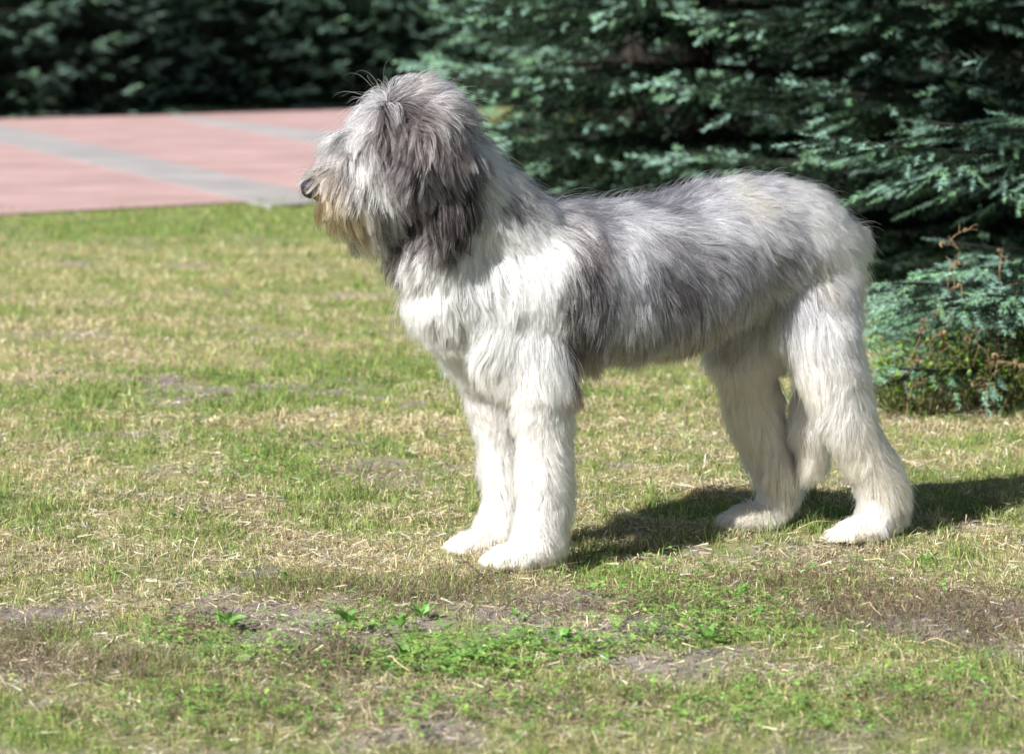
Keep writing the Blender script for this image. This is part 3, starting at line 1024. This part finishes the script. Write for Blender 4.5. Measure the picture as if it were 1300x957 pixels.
def dog_body():
    bm = bmesh.new()
    for c, s, tilt in PR:
        m = Matrix.Translation(Vector((c[0], -c[1], max(c[2], s[2] * .9)))) @ Matrix.Rotation(tilt, 4, 'Y') @ Matrix.Diagonal((*s, 1))
        bmesh.ops.create_icosphere(bm, subdivisions=2 if max(s) < .06 else 3, radius=1.0, matrix=m)
    me = bpy.data.meshes.new('body_raw')
    bm.to_mesh(me); bm.free()
    o = bpy.data.objects.new('body_raw', me)
    COL.objects.link(o)
    md = o.modifiers.new('r', 'REMESH'); md.mode = 'VOXEL'; md.voxel_size = .009
    ms = o.modifiers.new('s', 'SMOOTH'); ms.factor = .5; ms.iterations = 8
    dg = bpy.context.evaluated_depsgraph_get()
    out = bpy.data.meshes.new_from_object(o.evaluated_get(dg))
    bpy.data.objects.remove(o)
    bpy.data.meshes.remove(me)
    out.name = 'body'
    return out


W_, LG, MG, DG, BK = (.905, .905, .915), (.57, .57, .625), (.25, .243, .28), (.07, .061, .066), (.032, .026, .026)
WF = (.90, .875, .845)
CR, TAN, TND, BE, RB, MB = (.88, .82, .71), (.52, .36, .20), (.31, .195, .105), (.62, .54, .43), (.2, .08, .05), (.22, .185, .17)
LW = (.80, .795, .81)
ST = (.70, .61, .50)
FG = (.33, .315, .32)
MT = (.43, .335, .24)
ME = (.135, .117, .118)
CPTS = [(440,140,MG),(470,112,LG),(500,100,LG),(540,100,MB),(520,128,LG),(575,120,LG),(600,138,LW),(485,158,LW),(455,165,FG),(430,160,MG),(415,200,FG),
 (405,218,FG),(438,195,MB),(465,190,FG),(452,215,(.38,.34,.315)),(487,195,W_),(470,245,FG),(470,225,FG),(448,240,MT),(430,232,MT),(465,262,MT),(420,248,TAN),(455,255,TAN),(403,240,LW),(440,255,TAN),(412,262,TAN),(440,280,TAN),
 (460,268,TAN),(485,285,BE),(450,300,TND),(475,310,TND),(425,288,TAN),(445,312,TAN),(468,322,TND),(492,318,TND),(432,270,TAN),(500,290,MG),(512,268,MG),(500,255,MG),(486,225,LW),(490,180,LW),
 (530,150,ME),(560,155,ME),(585,165,ME),(572,178,ME),(545,175,ME),(540,200,DG),(560,200,MG),(590,195,DG),(604,225,BK),(575,235,BK),(580,215,BK),(545,240,BK),(560,262,BK),(590,265,BK),(575,285,BK),(570,300,DG),(555,285,DG),
 (520,215,DG),(525,180,ME),(506,170,ME),(552,222,DG),(533,258,BK),(515,190,DG),
 (618,160,W_),(632,160,LW),(640,185,W_),(625,215,W_),(652,212,W_),(630,235,W_),(630,260,W_),(622,285,W_),(650,246,MG),(672,234,MG),(690,242,MG),(640,212,W_),(655,195,W_),(614,190,W_),(660,215,LW),(645,228,W_),(655,258,MG),(690,262,LW),(715,255,LG),
 (690,290,W_),(705,330,W_),(718,300,W_),(662,285,LW),(640,300,W_),(600,310,W_),(560,330,W_),(515,320,W_),(540,370,W_),(580,380,W_),(620,360,W_),(680,370,W_),(703,385,W_),
 (650,420,W_),(600,430,W_),(690,430,W_),(705,450,W_),(672,330,W_),
 (735,275,MG),(745,300,DG),(748,330,DG),(737,355,DG),(742,390,DG),(735,425,DG),(760,365,MG),(775,330,LG),(790,300,LG),(765,260,MG),(800,250,LG),(850,238,MG),(900,225,MG),
 (940,222,LG),(820,335,MG),(850,350,DG),(805,375,LG),(822,395,MG),(862,385,MG),(785,425,MG),(830,425,MG),(870,410,MG),(748,450,MB),(893,350,MG),(905,380,MG),(880,300,LG),
 (920,270,LG),(830,285,LG),(850,310,MG),(962,250,(.66,.63,.57)),(970,290,LG),(930,322,MG),(958,350,MG),(1000,235,LG),(1040,255,LW),(1000,330,MG),(1055,350,(.62,.58,.52)),(1030,345,LG),(1020,300,LG),
 (1070,290,LW),(1095,300,LW),(1085,335,LW),(990,375,LG),(962,388,MG),(940,410,MB),(900,410,MB),(1080,350,LG),
 (760,468,BE),(820,455,BE),(875,440,BE),(728,480,RB),(728,500,RB),(712,470,W_),(713,484,W_),(713,498,W_),(724,515,W_),
 (640,480,WF),(680,470,WF),(700,520,WF),(670,560,WF),(620,560,WF),(700,600,WF),(640,640,WF),(690,670,WF),(620,690,WF),(650,718,ST),(690,716,ST),(605,705,ST),(640,700,WF),(1100,678,ST),
 (1040,425,LW),(1080,415,LW),(1000,405,LG),(1035,385,LG),(1075,375,LG),(1012,440,LW),(1055,398,LW),(1040,460,WF),(1080,480,WF),(1060,530,WF),(1100,560,CR),(1085,610,CR),(1130,610,CR),(1110,650,WF),(1130,678,ST),
 (990,440,BE),(1020,480,CR),(1010,540,CR),(1040,600,CR),(1050,650,CR),(1010,672,CR),(985,672,CR),(960,470,BE),(980,600,CR)]
CP = np.array([p[:2] for p in CPTS], float)
CV = np.array([p[2] for p in CPTS], float)
cn = [SmoothNoise(45, seed=51), SmoothNoise(45, seed=52), SmoothNoise(130, seed=53), SmoothNoise(130, seed=54)]


def coat_colour(U, jitter=0.0):
    q = uvw_px(np.column_stack([U[:, 0], np.full(len(U), .13), U[:, 2]]))
    q[:, 0] += 7 * cn[0](U) + 4 * cn[2](U) + jitter * rng.normal(size=len(U))
    q[:, 1] += 7 * cn[1](U) + 4 * cn[3](U) + jitter * rng.normal(size=len(U))
    # interpolate in log space so that light and dark hair stay distinct
    return np.exp(shepard(q, CP, np.log(CV), power=5, eps=5))


# groom: px, py, length, image direction, lift
GR = np.array([(440,140,.06,-.35,-.6,.6),(470,110,.07,.1,-1,.55),(505,105,.075,.6,-.8,.5),(550,110,.07,1,-.25,.45),(600,140,.07,1,.4,.42),(630,175,.06,.9,.6,.38),(655,210,.06,.9,.5,.4),
 (450,165,.075,-.5,.7,.45),(425,205,.06,-.3,1,.35),(405,226,.014,.3,1,.3),(400,242,.012,.3,1,.3),(414,215,.022,.2,1,.3),(415,250,.05,.1,1,.3),(440,265,.085,.12,1,.25),(470,275,.105,.05,1,.25),(492,282,.085,.05,1,.25),(465,200,.085,-.1,1,.35),(480,235,.09,.05,1,.28),(490,170,.08,-.1,1,.4),
 (530,150,.08,.1,1,.35),(560,170,.085,.2,1,.28),(550,220,.08,.05,1,.2),(575,240,.07,.1,1,.2),(560,250,.08,.05,1,.25),(560,280,.08,.0,1,.22),
 (600,120,.07,1,-.1,.45),(640,180,.06,1,.3,.42),(668,212,.06,1,.1,.45),(625,230,.07,.4,1,.3),(650,260,.07,.5,.9,.3),(690,250,.07,.9,.5,.35),(560,330,.075,.1,1,.3),(530,360,.06,.15,1,.3),(600,400,.075,.12,1,.28),(680,330,.085,.12,1,.25),(690,420,.08,.1,1,.25),
 (720,280,.085,.3,1,.25),(760,255,.06,1,.25,.3),(850,240,.055,1,.2,.3),(920,222,.05,1,.15,.3),(1000,238,.05,1,.4,.3),(1060,265,.05,1,.6,.35),(1098,285,.06,1,-.1,.4),(1095,315,.05,.6,1,.35),
 (800,310,.075,.6,.8,.25),(880,300,.075,.75,.65,.25),(960,300,.07,.75,.65,.25),(1020,310,.06,.6,.8,.25),(740,370,.09,.1,1,.22),(800,380,.09,.25,1,.22),(880,370,.085,.4,.9,.22),(950,370,.085,.35,1,.22),
 (750,440,.095,.1,1,.25),(840,420,.08,.1,1,.25),(910,405,.08,.15,1,.25),(800,455,.035,.2,1,.25),(870,440,.035,.2,1,.25),
 (1030,375,.085,-.05,1,.28),(1080,400,.055,.3,1,.3),(990,420,.06,-.05,1,.25),(1050,470,.05,.05,1,.28),(1100,460,.065,.5,1,.38),(1080,540,.05,.3,1,.3),(1120,580,.055,.7,.7,.48),(1090,610,.045,.1,1,.35),(1140,625,.055,.8,.7,.5),
 (1110,650,.035,.1,1,.35),(1090,672,.022,-.5,.8,.35),(1130,676,.03,.4,1,.35),(1020,500,.075,.1,1,.28),(1040,580,.08,.0,1,.25),(1040,650,.04,.1,1,.35),(1010,668,.022,-.5,.8,.35),
 (680,500,.05,.1,1,.3),(720,520,.045,.7,.8,.4),(640,540,.035,-.1,1,.3),(690,580,.05,.3,1,.38),(725,600,.055,.8,.7,.48),(650,620,.035,-.05,1,.32),(690,660,.045,.3,1,.38),(720,680,.055,.7,.8,.5),(650,690,.02,-.4,.8,.35),(615,705,.013,-.5,.8,.3),(640,715,.014,-.3,.8,.3),(1085,676,.013,-.5,.8,.3),(935,664,.013,-.5,.8,.3),(690,710,.03,.2,1,.38),(620,560,.035,-.1,1,.3)], float)
GV = np.column_stack([GR[:, 2], GR[:, 3:5] / np.linalg.norm(GR[:, 3:5], axis=1, keepdims=True), GR[:, 5]])


def hair_curves(name, pts, cols, nors, rad, mat, parent, **props):
    n, k = pts.shape[:2]
    hc = bpy.data.hair_curves.new(name)
    hc.add_curves([k] * n)
    hc.attributes['position'].data.foreach_set('vector', np.ascontiguousarray(pts, np.float32).ravel())
    ra = hc.attributes.get('radius') or hc.attributes.new('radius', 'FLOAT', 'POINT')
    ra.data.foreach_set('value', np.ascontiguousarray(rad, np.float32).ravel())
    ca = hc.attributes.new('hair_col', 'FLOAT_COLOR', 'CURVE')
    c = np.ones((n, 4), np.float32); c[:, :3] = cols
    ca.data.foreach_set('color', c.ravel())
    na = hc.attributes.new('hair_nor', 'FLOAT_VECTOR', 'CURVE')
    na.data.foreach_set('vector', np.ascontiguousarray(nors, np.float32).ravel())
    return link(name, hc, mat, parent, **props)


def make_dog():
    root = thing('dog', OD + np.array([0, -.09, 0]), YAW + math.radians(3), 'large shaggy white and grey dog standing on the lawn in profile, facing left', 'dog')
    me = dog_body()
    nv = len(me.vertices)
    V = np.empty(nv * 3); me.vertices.foreach_get('co', V); V = V.reshape(-1, 3)
    U = V * np.array([1, -1, 1])
    C = coat_colour(U)
    a = me.attributes.new('col', 'FLOAT_COLOR', 'POINT')
    c4 = np.ones((nv, 4), np.float32); c4[:, :3] = C * .8
    a.data.foreach_set('color', c4.ravel())
    me.polygons.foreach_set('use_smooth', np.ones(len(me.polygons), bool))
    m, N, L, b = new_mat('dog_undercoat')
    at = N.new('ShaderNodeAttribute'); at.attribute_name = 'col'
    no = N.new('ShaderNodeTexNoise'); no.inputs['Scale'].default_value = 160
    mr = N.new('ShaderNodeMapRange'); mr.inputs['To Min'].default_value = .7; mr.inputs['To Max'].default_value = 1.15
    mx = N.new('ShaderNodeVectorMath'); mx.operation = 'SCALE'
    L.new(no.outputs['Fac'], mr.inputs['Value']); L.new(at.outputs['Color'], mx.inputs[0]); L.new(mr.outputs[0], mx.inputs['Scale'])
    L.new(mx.outputs[0], b.inputs['Base Color']); b.inputs['Roughness'].default_value = .9
    link('body', me, m, root)

    # ---- fur roots over the body
    me.calc_loop_triangles()
    T = np.empty(len(me.loop_triangles) * 3, np.int32); me.loop_triangles.foreach_get('vertices', T); T = T.reshape(-1, 3)
    VN = np.empty(nv * 3); me.vertex_normals.foreach_get('vector', VN); VN = VN.reshape(-1, 3) * np.array([1, -1, 1])
    p0, p1, p2 = U[T[:, 0]], U[T[:, 1]], U[T[:, 2]]
    ar = np.linalg.norm(np.cross(p1 - p0, p2 - p0), axis=1) * .5
    cen = (p0 + p1 + p2) / 3
    nface = VN[T].mean(1)
    wgt = ar * np.where((nface[:, 1] < -.2) & (np.abs(cen[:, 1]) > .05), .45, 1.0)
    NH = 330000
    ti = rng.choice(len(T), NH, p=wgt / wgt.sum())
    r1, r2 = np.sqrt(rng.uniform(size=NH)), rng.uniform(size=NH)
    bw = np.stack([1 - r1, r1 * (1 - r2), r1 * r2], 1)
    R = (U[T[ti]] * bw[:, :, None]).sum(1)
    Nn = (VN[T[ti]] * bw[:, :, None]).sum(1)
    Nn /= np.linalg.norm(Nn, axis=1, keepdims=True) + 1e-9
    # nothing grows on the nose pad, nor under the soles
    nose_c = P3(394, 236, 0)
    ok = (np.linalg.norm(R - nose_c, axis=1) > .028) & ~((R[:, 2] < .008))
    R, Nn = R[ok], Nn[ok]
    n = len(R)
    q = uvw_px(np.column_stack([R[:, 0], np.full(n, .10), R[:, 2]]))
    g = shepard(q, GR[:, :2], GV, power=4, eps=6)
    Lh = g[:, 0] * rng.uniform(.7, 1.15, n) * np.where(R[:, 2] > .36, 1.15, 1.0)
    d = np.column_stack([g[:, 1], np.zeros(n), -g[:, 2]])
    w1, w2 = SmoothNoise(28, seed=61), SmoothNoise(28, seed=62)
    w3, w4 = SmoothNoise(75, seed=63), SmoothNoise(75, seed=64)
    sway = np.column_stack([w1(R) * .22 + w3(R) * .13, w2(R) * .25, w4(R) * .12])
    d = d + sway
    d -= Nn * (d * Nn).sum(1, keepdims=True)
    d /= np.linalg.norm(d, axis=1, keepdims=True) + .08
    lift = (g[:, 3] * rng.uniform(.6, 1.5, n))
    fly = rng.uniform(size=n) < .045
    lift = np.where(fly, lift * 1.7, lift)
    Lh = np.where(fly, Lh * 1.2, Lh)
    K = 8
    pts = np.empty((n, K, 3)); pts[:, 0] = R - Nn * .004
    grav = np.array([0, 0, -1.0])
    jit = rng.normal(size=(n, 3)) * .045
    ph = rng.uniform(0, 6.28, n)[:, None]
    wv = w3(R + 4)[:, None] * 2
    side = np.cross(Nn, d)
    for k_ in range(1, K):
        t = k_ / (K - 1)
        dd = d + Nn * (lift * (1.9 - 1.5 * t))[:, None] + grav * (.42 * t * t) + jit * (.5 + t) + side * (.30 * np.sin(wv + 5.5 * t + .25 * np.sin(ph)))
        dd /= np.linalg.norm(dd, axis=1, keepdims=True)
        pts[:, k_] = pts[:, k_ - 1] + dd * (Lh / (K - 1))[:, None]
    # keep tips off the ground
    pts[:, :, 2] = np.maximum(pts[:, :, 2], .004)

    # legs and feet are brushed out fluffy, the head and flanks hang in locks
    loosen = np.clip((R[:, 2] - .30) / .22, .22, 1)

    # ---- clumping into locks, two sizes
    def clump(pts, spacing_n, strength, power, seed):
        r = np.random.default_rng(seed)
        gi = r.choice(n, spacing_n, replace=False)
        kd = kdtree.KDTree(spacing_n)
        for i_, j_ in enumerate(gi):
            kd.insert(R[j_], i_)
        kd.balance()
        near = np.fromiter((kd.find(p)[1] for p in R), np.int64, n)
        G = pts[gi[near]]
        t = np.linspace(0, 1, K)
        w = np.broadcast_to(np.asarray(strength), (n,))[:, None] * t[None] ** power
        s = (r.uniform(.45, 1.15, spacing_n)[near])[:, None] * np.where(fly, .15, 1.0)[:, None]
        wt = (w * s).clip(0, .96)[:, :, None]
        same = (Nn * Nn[gi[near]]).sum(1) > .2
        wt = wt * same[:, None, None]
        return pts + wt * (G - pts), near

    headm = np.clip((P3(640, 200, 0)[0] - R[:, 0]) / .06, 0, 1)
    pts, n1 = clump(pts, 22000, (.50 + .24 * headm) * (.5 + .5 * loosen), 1.0, 71)
    pts, n2 = clump(pts, 3600, (.30 + .22 * headm) * loosen, 1.4, 72)

    # no strand hangs across the nose pad
    nd = np.linalg.norm(pts - (nose_c + np.array([-.004, 0, .001])), axis=2).min(1)
    free = nd > .0222
    mid = lerp(R, pts[:, 4], .55)
    C = coat_colour(mid, jitter=6.0)
    lum = C.mean(1, keepdims=True)
    # grizzled: single dark and pale hairs mix in the grey coat, less in the white
    amt = .04 + .40 * np.clip((.75 - lum) / .3, 0, 1)
    lock1 = np.random.default_rng(5).normal(size=22000)[n1][:, None]
    lock2 = np.random.default_rng(6).normal(size=3600)[n2][:, None]
    C = C * np.exp(amt * .7 * rng.normal(size=(n, 1)) + amt * (.62 + .35 * headm[:, None]) * lock1 + amt * (.12 + .45 * headm[:, None]) * lock2)
    C = C.clip(.012, .92)
    rad = (rng.uniform(.00038, .00072, n)[:, None] * (1 - np.linspace(0, 1, K)[None] ** 2.2 * .85))
    rad = np.where(fly[:, None], rad * .45, rad)

    hm = bpy.data.materials.new('dog_hair'); hm.use_nodes = True
    N, L = hm.node_tree.nodes, hm.node_tree.links
    N.remove(N['Principled BSDF'])
    at = N.new('ShaderNodeAttribute'); at.attribute_name = 'hair_col'
    an = N.new('ShaderNodeAttribute'); an.attribute_name = 'hair_nor'
    vt = N.new('ShaderNodeVectorTransform'); vt.vector_type = 'NORMAL'; vt.convert_from = 'OBJECT'; vt.convert_to = 'WORLD'
    L.new(an.outputs['Vector'], vt.inputs[0])
    df = N.new('ShaderNodeBsdfDiffuse'); L.new(at.outputs['Color'], df.inputs['Color']); L.new(vt.outputs[0], df.inputs['Normal'])
    hb = N.new('ShaderNodeBsdfHairPrincipled'); hb.model = 'CHIANG'; hb.parametrization = 'COLOR'
    hb.inputs['IOR'].default_value = 1.45
    hb.inputs['Roughness'].default_value = .35
    hb.inputs['Radial Roughness'].default_value = .7
    L.new(at.outputs['Color'], hb.inputs['Color'])
    m1 = N.new('ShaderNodeMixShader'); m1.inputs[0].default_value = .7
    L.new(df.outputs[0], m1.inputs[1]); L.new(hb.outputs[0], m1.inputs[2])
    L.new(m1.outputs[0], N['Material Output'].inputs['Surface'])
    tilt = np.random.default_rng(8).normal(size=(22000, 3))[n1] * (.12 + .16 * np.clip((.75 - lum) / .3, 0, 1))
    HN = Nn + tilt + .12 * rng.normal(size=(n, 3))
    HN /= np.linalg.norm(HN, axis=1, keepdims=True)
    HN = dog_local(HN)

    qm = uvw_px(R)
    px, py = q[:, 0], q[:, 1]
    ear = (np.abs(R[:, 1]) > .068) & (px > 485) & (px < 625) & (py > 140) & (py < 300) & (R[:, 0] < P3(600, 200, .09)[0])
    tailm = (np.abs(R[:, 1] + .015) < .045) & (R[:, 0] > P3(1035, 500, -.02)[0]) & (R[:, 2] < P3(1080, 330, 0)[2]) & (R[:, 2] > P3(1040, 610, 0)[2])
    beard = (py > 244) & (px < 505) & (py < 330) & ~ear
    loc = dog_local(pts.reshape(-1, 3)).reshape(n, K, 3)
    rest = ~(ear | tailm | beard)
    for nm, msk, lab in (('coat', rest, None), ('ear_hair', ear, 'dark streaked hair hanging over the ear'), ('beard', beard, 'tan stained beard hanging below the muzzle'), ('tail_hair', tailm, 'cream hair of the hanging tail')):
        msk = msk & free
        if msk.sum() == 0:
            continue
        o = hair_curves(nm, loc[msk], C[msk], HN[msk], rad[msk], hm, root, kind='stuff')
        if lab:
            o['label'] = lab

    # ---- nose
    bm = bmesh.new()
    bmesh.ops.create_uvsphere(bm, u_segments=28, v_segments=20, radius=1)
    for v in bm.verts:
        x, y, z = v.co
        # flat front, wide top, two nostrils, groove down the middle
        s = 1.0
        for sy in (-1, 1):
            dn = (Vector((x, y, z)) - Vector((-.80, sy * .48, -.12))).length
            s -= .30 * math.exp(-(dn / .24) ** 2)
        s -= .10 * math.exp(-(y / .10) ** 2) * max(0, -x) * (1 if z < .3 else .3)
        v.co = Vector((x * s * .017, y * s * .0205 * (1 + .15 * z), z * s * .0165 - .003 * max(0, x)))
    nm = bpy.data.meshes.new('nose'); bm.to_mesh(nm); bm.free()
    for p in nm.polygons:
        p.use_smooth = True
    m, N, L, b = new_mat('nose_leather')
    vo = N.new('ShaderNodeTexVoronoi'); vo.inputs['Scale'].default_value = 420
    bp = N.new('ShaderNodeBump'); bp.inputs['Strength'].default_value = .35; bp.inputs['Distance'].default_value = .001
    L.new(vo.outputs['Distance'], bp.inputs['Height']); L.new(bp.outputs[0], b.inputs['Normal'])
    b.inputs['Base Color'].default_value = (.018, .017, .021, 1)
    b.inputs['Roughness'].default_value = .36
    o = link('nose', nm, m, root)
    o.location = (nose_c[0] + .0015, -nose_c[1], nose_c[2])
    o.scale = (1.2, 1.1, 1.12)


make_dog()
